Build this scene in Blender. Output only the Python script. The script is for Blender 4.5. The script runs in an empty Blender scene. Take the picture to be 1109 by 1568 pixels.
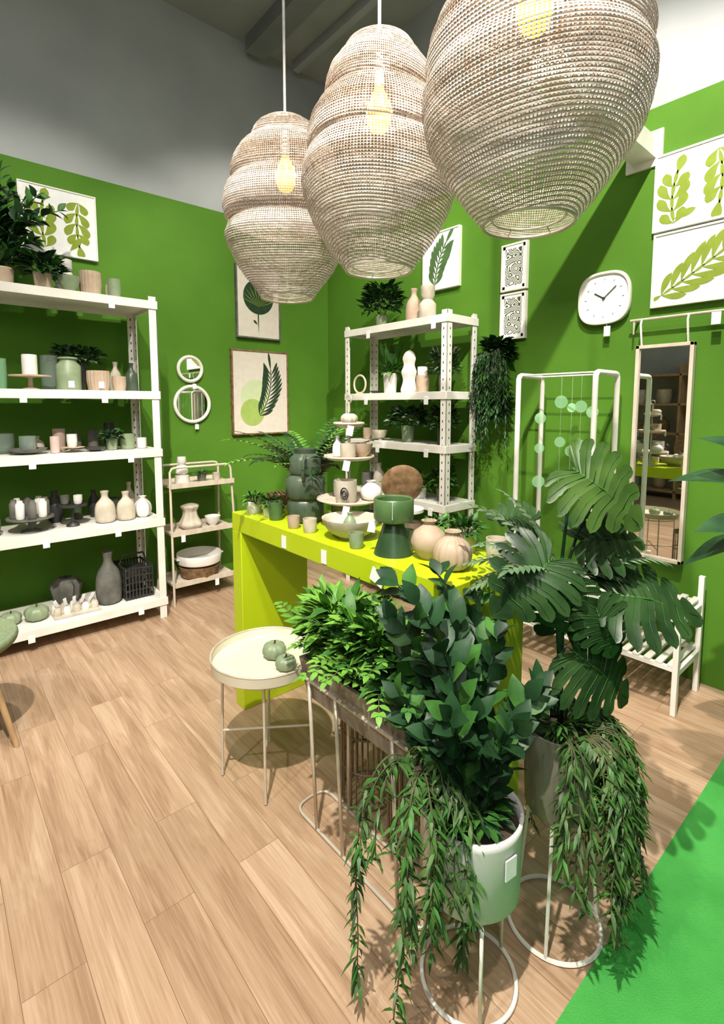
import bpy, bmesh, math, random
from mathutils import Vector, Matrix, Euler
V=Vector; PI=math.pi
S=bpy.context.scene
try:
    S.view_settings.view_transform='Standard'; S.view_settings.look='None'
except Exception as e: print(e)

# ---------------------------------------------------------------- materials
def newmat(n):
    m=bpy.data.materials.new(n); m.use_nodes=True
    nt=m.node_tree; p=nt.nodes['Principled BSDF']; return m,nt,p
def L(nt,a,b): nt.links.new(a,b)
def noisy(n,c1,c2=None,scale=8,rough=.5,spec=.5,metal=0,bump=0,detail=3,stretch=None,bscale=None):
    m,nt,p=newmat(n)
    if c2 is None: c2=tuple(x*.82 for x in c1)
    tc=nt.nodes.new('ShaderNodeTexCoord'); mp=nt.nodes.new('ShaderNodeMapping'); L(nt,tc.outputs['Object'],mp.inputs['Vector'])
    if stretch: mp.inputs['Scale'].default_value=stretch
    no=nt.nodes.new('ShaderNodeTexNoise'); no.inputs['Scale'].default_value=scale; no.inputs['Detail'].default_value=detail
    L(nt,mp.outputs['Vector'],no.inputs['Vector'])
    r=nt.nodes.new('ShaderNodeValToRGB'); r.color_ramp.elements[0].position=.35; r.color_ramp.elements[1].position=.65
    r.color_ramp.elements[0].color=(*c2,1); r.color_ramp.elements[1].color=(*c1,1)
    L(nt,no.outputs['Fac'],r.inputs['Fac']); L(nt,r.outputs['Color'],p.inputs['Base Color'])
    p.inputs['Roughness'].default_value=rough; p.inputs['Metallic'].default_value=metal
    p.inputs['Specular IOR Level'].default_value=spec
    if bump:
        b=nt.nodes.new('ShaderNodeBump'); b.inputs['Strength'].default_value=bump; b.inputs['Distance'].default_value=.01
        n2=no
        if bscale:
            n2=nt.nodes.new('ShaderNodeTexNoise'); n2.inputs['Scale'].default_value=bscale; L(nt,mp.outputs['Vector'],n2.inputs['Vector'])
        L(nt,n2.outputs['Fac'],b.inputs['Height']); L(nt,b.outputs['Normal'],p.inputs['Normal'])
    return m
M={}
M['wall']=noisy('green_wall_paint',(.080,.205,.016),(.070,.185,.014),3,.75,.22,bump=.08,bscale=150)
M['upper']=noisy('grey_upper_wall_paint',(.42,.435,.435),(.35,.365,.365),1.5,.8,.2)
M['ceil']=noisy('ceiling_paint',(.42,.43,.43),(.30,.31,.31),1.2,.8,.2)
M['duct']=noisy('duct_grey_paint',(.26,.27,.27),(.18,.19,.19),1.2,.8,.2)
M['lime']=noisy('lime_lacquer',(.45,.57,.008),(.42,.54,.006),4,.45,.4)
M['cream']=noisy('cream_painted_steel',(.80,.78,.71),(.72,.70,.63),6,.4,.5)
M['hole']=noisy('dark_recess',(.05,.05,.04),None,5,.8)
M['white']=noisy('white_glaze',(.78,.76,.71),(.70,.68,.63),10,.3,.5)
M['offw']=noisy('matte_cream_ceramic',(.60,.54,.44),(.46,.41,.32),14,.6,.3,bump=.2)
M['paper']=noisy('white_paper',(.84,.84,.82),(.80,.80,.78),20,.8,.1)
M['beigepaper']=noisy('beige_paper',(.66,.61,.52),(.62,.57,.48),20,.8,.1)
M['sage']=noisy('sage_glaze',(.27,.34,.21),(.19,.25,.14),9,.45,.5)
M['olive']=noisy('olive_print',(.26,.34,.05),(.22,.30,.04),20,.8,.1)
M['lightgreen']=noisy('light_green_print',(.34,.46,.12),(.30,.42,.10),20,.8,.1)
M['palegreen']=noisy('pale_green_print',(.52,.60,.36),(.48,.56,.32),20,.8,.1)
M['darkprint']=noisy('dark_green_print',(.03,.06,.03),(.02,.045,.02),20,.8,.1)
M['dgreen']=noisy('dark_green_ribbed_glaze',(.085,.115,.075),(.05,.075,.045),9,.35,.5)
M['bottle']=noisy('bottle_green_glaze',(.035,.075,.03),(.02,.05,.02),9,.3,.5)
M['moss']=noisy('moss_green_glaze',(.09,.17,.06),(.06,.12,.04),9,.3,.5)
M['tan']=noisy('tan_ceramic',(.50,.39,.29),(.40,.30,.21),12,.6,.3,bump=.15)
M['pink']=noisy('pink_candle_wax',(.58,.42,.37),None,12,.5)
M['grey']=noisy('grey_stoneware',(.16,.16,.135),(.09,.09,.08),12,.6,.3,bump=.2)
M['dark']=noisy('black_metal',(.035,.035,.03),(.02,.02,.02),12,.5,.5)
M['wood']=noisy('oak_frame_wood',(.48,.32,.17),(.34,.21,.10),5,.5,.4,stretch=(4,4,1))
M['palewood']=noisy('pale_beech_wood',(.64,.56,.45),(.54,.46,.36),6,.5,.4,stretch=(5,5,1))
M['brown']=noisy('brown_woven',(.26,.16,.08),(.13,.075,.035),30,.7,.2,bump=.4)
M['trough']=noisy('weathered_grey_wood',(.42,.37,.30),(.16,.135,.105),16,.75,.2,stretch=(1,1,.2),bump=.3)
M['wire']=noisy('champagne_metal_wire',(.66,.60,.50),(.58,.52,.42),20,.35,.5,metal=.3)
M['darkwire']=noisy('bronze_wire',(.26,.20,.13),(.17,.13,.08),20,.4,.5,metal=.4)
M['traytop']=noisy('cream_tray_lacquer',(.68,.64,.50),(.64,.60,.46),8,.4,.5)
M['potgrey']=noisy('light_grey_pot',(.62,.61,.59),(.58,.57,.55),5,.5,.4)
M['soil']=noisy('soil',(.05,.035,.02),None,60,.9,bump=.5)
M['label']=noisy('price_label_card',(.85,.85,.84),(.80,.80,.79),60,.7,.2)
M['cord']=noisy('white_cord',(.72,.70,.67),None,30,.7)
M['seat']=noisy('sage_seat_fabric',(.22,.28,.16),(.17,.22,.12),60,.85,.2,bump=.2)
M['leafA']=noisy('leaf_fresh_green',(.17,.37,.05),(.07,.21,.025),14,.5,.3)
M['leafB']=noisy('leaf_mid_green',(.055,.17,.028),(.02,.080,.012),14,.5,.3)
M['leafC']=noisy('leaf_dark_green',(.020,.066,.022),(.008,.030,.010),12,.45,.3)
M['leafD']=noisy('leaf_monstera',(.030,.072,.020),(.010,.030,.009),9,.36,.35)
M['leafG']=noisy('leaf_monstera_young',(.060,.120,.022),(.026,.065,.012),9,.38,.35)
M['leafE']=noisy('leaf_bamboo',(.065,.13,.030),(.022,.058,.014),20,.5,.3)
M['leafS']=noisy('leaf_silver_green',(.16,.25,.14),(.07,.13,.06),14,.5,.3)
M['stem']=noisy('plant_stem',(.10,.10,.04),(.05,.05,.02),20,.6)

m,nt,p=newmat('clear_glass'); p.inputs['Base Color'].default_value=(.85,.95,.9,1); p.inputs['Roughness'].default_value=.03
p.inputs['Transmission Weight'].default_value=.9; p.inputs['IOR'].default_value=1.2; M['glass']=m
m,nt,p=newmat('green_glass'); p.inputs['Base Color'].default_value=(.34,.60,.36,1); p.inputs['Roughness'].default_value=.15
p.inputs['Transmission Weight'].default_value=.6; p.inputs['IOR'].default_value=1.1; M['gglass']=m
m,nt,p=newmat('green_disc_glass'); p.inputs['Base Color'].default_value=(.45,.80,.45,1); p.inputs['Roughness'].default_value=.1; p.inputs['Alpha'].default_value=.45; M['disc']=m
m,nt,p=newmat('mirror_silver'); p.inputs['Base Color'].default_value=(.88,.89,.86,1); p.inputs['Roughness'].default_value=.02; p.inputs['Metallic'].default_value=1; M['mirror']=m
m,nt,p=newmat('bulb_glass_glow'); p.inputs['Base Color'].default_value=(1,.4,.1,1)
p.inputs['Emission Color'].default_value=(1,.24,.02,1); p.inputs['Emission Strength'].default_value=9; M['bulb']=m
m,nt,p=newmat('bulb_filament'); p.inputs['Base Color'].default_value=(1,.8,.4,1)
p.inputs['Emission Color'].default_value=(1,.60,.20,1); p.inputs['Emission Strength'].default_value=35; M['fil']=m
# maze print
m,nt,p=newmat('maze_print'); tc=nt.nodes.new('ShaderNodeTexCoord'); no=nt.nodes.new('ShaderNodeTexNoise'); no.inputs['Scale'].default_value=16; no.inputs['Detail'].default_value=0
L(nt,tc.outputs['Object'],no.inputs['Vector']); mu=nt.nodes.new('ShaderNodeMath'); mu.operation='MULTIPLY'; mu.inputs[1].default_value=75; L(nt,no.outputs['Fac'],mu.inputs[0])
si=nt.nodes.new('ShaderNodeMath'); si.operation='SINE'; L(nt,mu.outputs[0],si.inputs[0]); r=nt.nodes.new('ShaderNodeValToRGB')
r.color_ramp.elements[0].position=.0; r.color_ramp.elements[0].color=(.06,.08,.04,1); r.color_ramp.elements[1].position=.12; r.color_ramp.elements[1].color=(.80,.79,.74,1)
L(nt,si.outputs[0],r.inputs['Fac']); L(nt,r.outputs['Color'],p.inputs['Base Color']); M['maze']=m
# floor planks
m,nt,p=newmat('oak_vinyl_planks'); tc=nt.nodes.new('ShaderNodeTexCoord'); mp=nt.nodes.new('ShaderNodeMapping'); mp.inputs['Rotation'].default_value=(0,0,PI/2)
L(nt,tc.outputs['Object'],mp.inputs['Vector'])
br=nt.nodes.new('ShaderNodeTexBrick'); br.inputs['Scale'].default_value=1; br.inputs['Brick Width'].default_value=.90; br.inputs['Row Height'].default_value=.145
br.inputs['Mortar Size'].default_value=.0010; br.inputs['Mortar Smooth'].default_value=.3; br.inputs['Bias'].default_value=0; br.offset=.37; br.squash=1
br.inputs['Color1'].default_value=(0,0,0,1); br.inputs['Color2'].default_value=(1,1,1,1); br.inputs['Mortar'].default_value=(.5,.5,.5,1)
L(nt,mp.outputs['Vector'],br.inputs['Vector'])
def grain(scl,mul,sc,det,dist):
    mp2=nt.nodes.new('ShaderNodeMapping'); mp2.inputs['Scale'].default_value=scl; L(nt,mp.outputs['Vector'],mp2.inputs['Vector'])
    ad=nt.nodes.new('ShaderNodeVectorMath'); ad.operation='MULTIPLY_ADD'; ad.inputs[1].default_value=(mul,mul,mul)
    L(nt,br.outputs['Color'],ad.inputs[0]); L(nt,mp2.outputs['Vector'],ad.inputs[2])
    n1=nt.nodes.new('ShaderNodeTexNoise'); n1.inputs['Scale'].default_value=sc; n1.inputs['Detail'].default_value=det; n1.inputs['Distortion'].default_value=dist; n1.inputs['Roughness'].default_value=.55
    L(nt,ad.outputs[0],n1.inputs['Vector']); return n1
n1=grain((1.1,9,1),9,1.6,4,.7); n2=grain((2.0,70,1),5,2.5,4,.3)
cm=nt.nodes.new('ShaderNodeMath'); cm.operation='MULTIPLY'; cm.inputs[1].default_value=44; L(nt,n1.outputs['Fac'],cm.inputs[0])
cs=nt.nodes.new('ShaderNodeMath'); cs.operation='SINE'; L(nt,cm.outputs[0],cs.inputs[0])
ca=nt.nodes.new('ShaderNodeMath'); ca.operation='MULTIPLY_ADD'; ca.inputs[1].default_value=.03; L(nt,cs.outputs[0],ca.inputs[0]); L(nt,n1.outputs['Fac'],ca.inputs[2])
mm=nt.nodes.new('ShaderNodeMixRGB'); mm.inputs['Fac'].default_value=.38; L(nt,ca.outputs[0],mm.inputs['Color1']); L(nt,n2.outputs['Fac'],mm.inputs['Color2'])
r=nt.nodes.new('ShaderNodeValToRGB'); e=r.color_ramp.elements; e[0].position=.28; e[0].color=(.25,.15,.083,1); e[1].position=.72; e[1].color=(.60,.45,.315,1)
x=e.new(.5); x.color=(.435,.295,.188,1)
L(nt,mm.outputs['Color'],r.inputs['Fac'])
hs=nt.nodes.new('ShaderNodeMixRGB'); hs.blend_type='MULTIPLY'; hs.inputs['Fac'].default_value=.45; L(nt,r.outputs['Color'],hs.inputs['Color1'])
rr=nt.nodes.new('ShaderNodeValToRGB'); rr.color_ramp.elements[0].color=(.64,.58,.52,1); rr.color_ramp.elements[1].color=(1,1,1,1); L(nt,br.outputs['Color'],rr.inputs['Fac']); L(nt,rr.outputs['Color'],hs.inputs['Color2'])
mo=nt.nodes.new('ShaderNodeMixRGB'); mo.inputs['Color2'].default_value=(.19,.115,.068,1); L(nt,br.outputs['Fac'],mo.inputs['Fac']); L(nt,hs.outputs['Color'],mo.inputs['Color1'])
L(nt,mo.outputs['Color'],p.inputs['Base Color']); p.inputs['Roughness'].default_value=.36; p.inputs['Specular IOR Level'].default_value=.4
M['floor']=m
M['carpet']=noisy('green_carpet',(.08,.40,.08),(.055,.32,.06),5,.95,.1,bump=.5,bscale=300)
# woven shade
def weave():
    m,nt,p=newmat('woven_rattan_mesh')
    N=nt.nodes.new
    tc=N('ShaderNodeTexCoord'); sx=N('ShaderNodeSeparateXYZ'); L(nt,tc.outputs['Object'],sx.inputs[0])
    at=N('ShaderNodeMath'); at.operation='ARCTAN2'; L(nt,sx.outputs['Y'],at.inputs[0]); L(nt,sx.outputs['X'],at.inputs[1])
    def mth(op,a,b=None):
        n=N('ShaderNodeMath'); n.operation=op
        for i,q in enumerate((a,b)):
            if q is None: continue
            if isinstance(q,(int,float)): n.inputs[i].default_value=q
            else: L(nt,q,n.inputs[i])
        return n.outputs[0]
    sth=mth('SINE',mth('MULTIPLY',at.outputs[0],170))
    wob=mth('MULTIPLY',mth('SINE',mth('MULTIPLY',at.outputs[0],2)),.012)
    zz=mth('ADD',sx.outputs['Z'],wob)
    sz=mth('SINE',mth('MULTIPLY',zz,2*PI/.0088))
    cb=N('ShaderNodeCombineXYZ'); L(nt,zz,cb.inputs['Z']); cb.inputs['X'].default_value=.3
    L(nt,mth('MULTIPLY',at.outputs[0],.02),cb.inputs['Y'])
    nz=N('ShaderNodeTexNoise'); nz.inputs['Scale'].default_value=14; nz.inputs['Detail'].default_value=3; L(nt,cb.outputs[0],nz.inputs['Vector'])
    nf=N('ShaderNodeTexNoise'); nf.inputs['Scale'].default_value=70; nf.inputs['Detail'].default_value=2; L(nt,tc.outputs['Object'],nf.inputs['Vector'])
    thr=mth('ADD',mth('MULTIPLY',mth('SUBTRACT',nz.outputs['Fac'],.54),3.0),mth('MULTIPLY',mth('SUBTRACT',nf.outputs['Fac'],.54),1.5))
    h1=mth('GREATER_THAN',sth,-.45); h2=mth('GREATER_THAN',sz,thr)
    hole=mth('MULTIPLY',h1,h2)
    mixn=mth('ADD',mth('MULTIPLY',nz.outputs['Fac'],.7),mth('MULTIPLY',nf.outputs['Fac'],.3))
    r=N('ShaderNodeValToRGB'); e=r.color_ramp.elements; e[0].position=.38; e[0].color=(.27,.225,.18,1); e[1].position=.62; e[1].color=(.57,.525,.465,1)
    L(nt,mixn,r.inputs['Fac']); L(nt,r.outputs['Color'],p.inputs['Base Color']); p.inputs['Roughness'].default_value=.85; p.inputs['Specular IOR Level'].default_value=.1
    bu=N('ShaderNodeBump'); bu.inputs['Strength'].default_value=.4; bu.inputs['Distance'].default_value=.003; L(nt,sz,bu.inputs['Height']); L(nt,bu.outputs['Normal'],p.inputs['Normal'])
    tr=N('ShaderNodeBsdfTransparent'); mx=N('ShaderNodeMixShader'); L(nt,hole,mx.inputs['Fac']); L(nt,tr.outputs[0],mx.inputs[2])
    tl=N('ShaderNodeBsdfTranslucent'); L(nt,r.outputs['Color'],tl.inputs['Color']); m2=N('ShaderNodeMixShader'); m2.inputs['Fac'].default_value=.15
    L(nt,p.outputs[0],m2.inputs[1]); L(nt,tl.outputs[0],m2.inputs[2]); L(nt,m2.outputs[0],mx.inputs[1])
    L(nt,mx.outputs[0],nt.nodes['Material Output'].inputs['Surface'])
    return m
M['weave']=weave()

# ---------------------------------------------------------------- mesh builder
class B:
    def __init__(s): s.v=[]; s.f=[]; s.mi=[]; s.sm=[]; s.mats=[]
    def add(s,vs,fs,mat,smooth=False):
        if mat not in s.mats: s.mats.append(mat)
        k=s.mats.index(mat); o=len(s.v); s.v.extend([tuple(v) for v in vs])
        for f in fs: s.f.append([o+i for i in f]); s.mi.append(k); s.sm.append(smooth)
    def box(s,x0,y0,z0,x1,y1,z1,mat):
        vs=[(x,y,z) for z in (z0,z1) for y in (y0,y1) for x in (x0,x1)]
        s.add(vs,[(0,2,3,1),(4,5,7,6),(0,1,5,4),(2,6,7,3),(0,4,6,2),(1,3,7,5)],mat)
    def obox(s,c,size,rot,mat):
        R=Euler(rot).to_matrix(); c=V(c)
        vs=[c+R@V((x*size[0]/2,y*size[1]/2,z*size[2]/2)) for z in (-1,1) for y in (-1,1) for x in (-1,1)]
        s.add(vs,[(0,2,3,1),(4,5,7,6),(0,1,5,4),(2,6,7,3),(0,4,6,2),(1,3,7,5)],mat)
    def lathe(s,cx,cy,prof,mat,seg=24,n=0,amp=0,wob=0,caps=True,R=None,org=None):
        vs=[];fs=[]
        for r,z in prof:
            for i in range(seg):
                a=2*PI*i/seg; q=r*(1+(amp*math.cos(n*a) if n else 0)+wob*math.sin(2*a+z*7))
                p=V((q*math.cos(a),q*math.sin(a),z))
                if R is not None: p=R@p+V(org)
                else: p=p+V((cx,cy,0))
                vs.append(p)
        for j in range(len(prof)-1):
            for i in range(seg):
                a=j*seg+i; b=j*seg+(i+1)%seg; fs.append((a,b,b+seg,a+seg))
        s.add(vs,fs,mat,True)
        if caps:
            o=(len(prof)-1)*seg; s.add(vs[:seg],[tuple(range(seg))[::-1]],mat); s.add(vs[o:],[tuple(range(seg))],mat)
    def tube(s,pts,r,mat,seg=6,closed=False):
        pts=[V(p) for p in pts]; n=len(pts); vs=[];fs=[]; prev=None
        for i,p in enumerate(pts):
            if closed: t=(pts[(i+1)%n]-pts[i-1])
            else: t=pts[min(i+1,n-1)]-pts[max(i-1,0)]
            t=t.normalized() if t.length>1e-9 else V((0,0,1))
            if prev is None:
                ref=V((0,0,1)) if abs(t.z)<.9 else V((1,0,0)); a=t.cross(ref).normalized()
            else:
                a=prev-t*prev.dot(t); a=a.normalized() if a.length>1e-6 else t.orthogonal().normalized()
            prev=a; b=t.cross(a); rr=r[i] if isinstance(r,(list,tuple)) else r
            for k in range(seg):
                w=2*PI*k/seg; vs.append(p+a*rr*math.cos(w)+b*rr*math.sin(w))
        for j in range(n if closed else n-1):
            for k in range(seg):
                j2=(j+1)%n; fs.append((j*seg+k,j*seg+(k+1)%seg,j2*seg+(k+1)%seg,j2*seg+k))
        if not closed: fs+= [tuple(range(seg))[::-1],tuple(range((n-1)*seg,n*seg))]
        s.add(vs,fs,mat,True)
    def ring(s,c,r,rt,mat,seg=28,axis='z',tseg=6):
        pts=[]
        for i in range(seg):
            a=2*PI*i/seg; x,y=r*math.cos(a),r*math.sin(a)
            pts.append(V(c)+ (V((x,y,0)) if axis=='z' else V((0,x,y)) if axis=='x' else V((x,0,y))))
        s.tube(pts,rt,mat,tseg,True)
    def leaf(s,base,d,nrm,Ln,W,mat,bend=.25,seg=4,fold=.2,peak=.45):
        base=V(base); d=V(d).normalized(); nrm=V(nrm); nrm=(nrm-d*nrm.dot(d))
        nrm=nrm.normalized() if nrm.length>1e-5 else d.orthogonal().normalized(); sd=d.cross(nrm)
        vs=[];fs=[]
        e=math.log(.5)/math.log(peak)
        for i in range(seg+1):
            u=i/seg; w=W*.5*max(.04,math.sin(PI*(u**e)) if 0<u<1 else .04); c=base+d*Ln*u*(1-.2*bend*u)-nrm*bend*Ln*u*u
            vs+= [c-sd*w+nrm*fold*w,c,c+sd*w+nrm*fold*w]
        for i in range(seg):
            o=i*3; fs+= [(o,o+1,o+4,o+3),(o+1,o+2,o+5,o+4)]
        s.add(vs,fs,mat,True)
    def build(s,name,bevel=0,parent=None,flip=True,solid=0):
        me=bpy.data.meshes.new(name)
        vs=[V(v) for v in s.v]
        mn=V([min(v[i] for v in vs) for i in range(3)]); mx=V([max(v[i] for v in vs) for i in range(3)])
        c=V(((mn.x+mx.x)/2,(mn.y+mx.y)/2,mn.z)); 
        if getattr(s,'org',None) is not None: c=V(s.org)
        me.from_pydata([v-c for v in vs],[],s.f); 
        for m in s.mats: me.materials.append(M[m])
        me.polygons.foreach_set('material_index',s.mi); me.polygons.foreach_set('use_smooth',s.sm)
        if flip:
            bm=bmesh.new(); bm.from_mesh(me); bmesh.ops.recalc_face_normals(bm,faces=bm.faces); bm.to_mesh(me); bm.free()
            try: me.set_sharp_from_angle(angle=math.radians(48))
            except Exception as ex: pass
        me.update(); o=bpy.data.objects.new(name,me); o.location=c; bpy.context.collection.objects.link(o)
        if bevel:
            b=o.modifiers.new('bevel','BEVEL'); b.width=bevel; b.segments=2; b.limit_method='ANGLE'; b.angle_limit=math.radians(50)
        if parent: o.parent=parent
        return o

# ---------------------------------------------------------------- room
def rbox(n,a,b,mat,bev=0):
    q=B(); q.box(*a,*b,mat); return q.build(n,bev)
XW=3.0; YW=3.95; X0=-3.2; Y0=-1.8; HC=4.4; HG=3.0
rbox('floor',(X0,.50,-.1),(XW+.1,YW+.1,0),'floor')
rbox('floor_carpet',(X0,Y0,-.1),(XW+.1,.50,.004),'carpet')
rbox('wall_left',(X0,YW,0),(XW+.1,YW+.1,HG),'wall')
rbox('wall_right',(XW,Y0,0),(XW+.1,YW,HG),'wall')
rbox('wall_left_upper',(X0,YW+.03,HG),(XW+.1,YW+.1,HC),'upper')
rbox('wall_right_upper',(XW+.03,Y0,HG),(XW+.1,YW+.03,HC),'upper')
rbox('wall_far',(X0-.1,Y0,0),(X0,YW+.1,HC),'upper')
rbox('wall_back',(X0-.1,Y0-.1,0),(XW+.1,Y0,HC),'upper')
rbox('ceiling',(X0-.1,Y0-.1,HC),(XW+.1,YW+.1,HC+.1),'ceil')
q=B(); q.box(2.15,-1.7,4.28,2.32,3.9,4.4,'duct'); q.box(2.6,-1.7,4.32,2.66,3.9,4.4,'upper'); q.build('ceiling_duct')
q=B(); q.box(1.95,1.09,2.74,3.0,1.21,2.84,'cream'); q.box(2.985,1.06,2.70,3.0,1.24,2.88,'cream'); q.tube([(1.99,1.15,2.84),(1.99,1.15,4.4)],.006,'wire'); q.build('white_beam_1')  # white beam out from the wall, length set by its diagonal shadow

# ---------------------------------------------------------------- shelves
def shelf(name,x0,x1,y0,y1,levels,top,front):
    q=B(); w=.050; t=.006
    for cx,sx in ((x0,1),(x1,-1)):
        for cy,sy in ((y0,1),(y1,-1)):
            back=(cy==y1) if front=='y' else True
            xa,xb=sorted((cx,cx+sx*w)); ya,yb=sorted((cy,cy+sy*t)); q.box(xa,ya,0,xb,yb,top,'cream')
            xa,xb=sorted((cx,cx+sx*t)); ya,yb=sorted((cy,cy+sy*w)); q.box(xa,ya,0,xb,yb,top,'cream')
            z=.08
            while z<top-.05:
                if back:
                    X=cx+sx*.030; ya,yb=sorted((cy-sy*.0012,cy+sy*(t+.0012))); q.box(X-.004,ya,z-.008,X+.004,yb,z+.008,'hole')
                Y=cy+sy*.030; xa,xb=sorted((cx-sx*.0012,cx+sx*(t+.0012))); q.box(xa,Y-.004,z-.008,xb,Y+.004,z+.008,'hole')
                z+=.055
    for z in levels:
        q.box(x0+.009,y0+.009,z-.02,x1-.009,y1-.009,z,'cream')
        q.box(x0-.004,y0-.006,z-.05,x1+.004,y0+.009 if front=='y' else y0+.02,z+.002,'cream')
        q.box(x0-.006 if front=='x' else x0,y0,z-.05,x0+.014,y1,z+.002,'cream')
        q.box(x1-.012,y0,z-.045,x1+.002,y1,z+.001,'cream')
        q.box(x0,y1-.014,z-.045,x1,y1,z,'cream')
    rnd=random.Random(len(name)+int(x0*10))
    for z in levels:
        for k in range(2):
            if front=='y':
                X=x0+(x1-x0)*(.45+.38*k+rnd.uniform(-.08,.08)); q.box(X-.018,y0-.010,z-.075,X+.018,y0-.007,z-.03,'label')
            else:
                Y=y0+(y1-y0)*(.2+.5*k+rnd.uniform(-.1,.1)); q.box(x0-.010,Y-.02,z-.085,x0-.007,Y+.02,z-.03,'label')
    return q.build(name,.0015)
shelf('metal_shelving_unit',-.25,1.20,3.42,3.88,[.14,.69,1.16,1.54,2.12],2.15,'y')
shelf('metal_shelving_unit',2.60,2.92,2.15,3.20,[.14,.44,.78,1.18,1.54,2.04],2.07,'x')

# ---------------------------------------------------------------- lime table
q=B(); T=.085
q.box(1.08,.86,.95-T,1.45,2.18,.95,'lime'); q.box(1.08,.86,0,1.45,.86+T,.95-T+.001,'lime'); q.box(1.08,2.18-T,0,1.45,2.18,.95-T+.001,'lime')
q.build('lime_console_table',.003)

# ---------------------------------------------------------------- pendant lamps
def interp(prof,n):
    out=[]
    for k in range(n):
        u=k/(n-1)*(len(prof)-1); i=min(int(u),len(prof)-2); f=u-i
        p0=prof[max(i-1,0)];p1=prof[i];p2=prof[i+1];p3=prof[min(i+2,len(prof)-1)]
        c=[.5*((2*p1[j])+(-p0[j]+p2[j])*f+(2*p0[j]-5*p1[j]+4*p2[j]-p3[j])*f*f+(-p0[j]+3*p1[j]-3*p2[j]+p3[j])*f**3) for j in (0,1)]
        out.append(tuple(c))
    return out
def pendant(x,y,zb,prof,rot=0):
    root=bpy.data.objects.new('woven_pendant_lamp',None); bpy.context.collection.objects.link(root); root.location=(x,y,zb)
    q=B(); pr=interp(prof,130); pr=[(r+.0012*math.sin(z*2*PI/.041)+.0007*math.sin(z*2*PI/.017),z) for r,z in pr]
    q.lathe(0,0,pr,'weave',80,wob=.016,caps=False); q.org=(0,0,0); o=q.build('woven_shade'); o.parent=root; o.rotation_euler=(0,0,rot)
    r0=prof[0][0]; q=B(); q.ring((0,0,.004),r0,.005,'wire',40); q.ring((0,0,.02),r0*.80,.003,'wire',36); 
    for k in range(6):
        a=k*PI/3; q.tube([(r0*.8*math.cos(a),r0*.8*math.sin(a),.02),(r0*math.cos(a),r0*math.sin(a),.004)],.002,'wire',4)
    q.org=(0,0,0); o=q.build('shade_rings'); o.parent=root
    top=prof[-1][1]
    q=B(); q.tube([(0,0,HC-zb),(0,0,top-.05)],.006,'cord',8); q.lathe(0,0,[(.05,top-.015),(.05,top-.002),(.012,top+.02)],'cord',16); q.lathe(0,0,[(.018,top-.16),(.02,top-.10),(.012,top-.05)],'cord',12); q.lathe(0,0,[(.06,HC-zb-.03),(.06,HC-zb-.001)],'cord',20)
    q.org=(0,0,0); o=q.build('cord_and_socket'); o.parent=root
    q=B(); z=top-.16; q.lathe(0,0,[(.014,z),(.028,z-.03),(.043,z-.07),(.042,z-.11),(.028,z-.14),(.002,z-.15)],'bulb',16)
    for k in range(6):
        a=k*2*PI/6; q.tube([(.036*math.cos(a),.036*math.sin(a),z-.045),(.045*math.cos(a+.2),.045*math.sin(a+.2),z-.09)],.004,'fil',5)
    q.org=(0,0,0); o=q.build('bulb'); o.parent=root
P1=[(.115,0),(.125,.012),(.155,.055),(.205,.12),(.240,.19),(.262,.25),(.250,.295),(.232,.315),(.262,.345),(.268,.40),(.255,.455),(.228,.49),(.236,.52),(.225,.575),(.195,.625),(.152,.66),(.150,.68),(.125,.72),(.075,.75),(.03,.765)]
P2=[(.118,0),(.128,.012),(.165,.06),(.215,.13),(.252,.20),(.274,.27),(.276,.32),(.262,.37),(.244,.395),(.252,.42),(.245,.48),(.214,.54),(.186,.565),(.188,.60),(.172,.66),(.145,.70),(.132,.715),(.11,.75),(.06,.772),(.03,.78)]
P3=[(.118,0),(.128,.012),(.160,.05),(.210,.12),(.258,.20),(.278,.27),(.284,.33),(.272,.37),(.278,.41),(.268,.47),(.24,.53),(.222,.55),(.22,.60),(.19,.66),(.15,.70),(.14,.72),(.11,.75),(.06,.775),(.03,.785)]
pendant(1.27,1.97,1.925,P1); pendant(1.275,1.375,1.93,P2,1.0); pendant(1.26,.77,1.93,P3,2.2)

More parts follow.
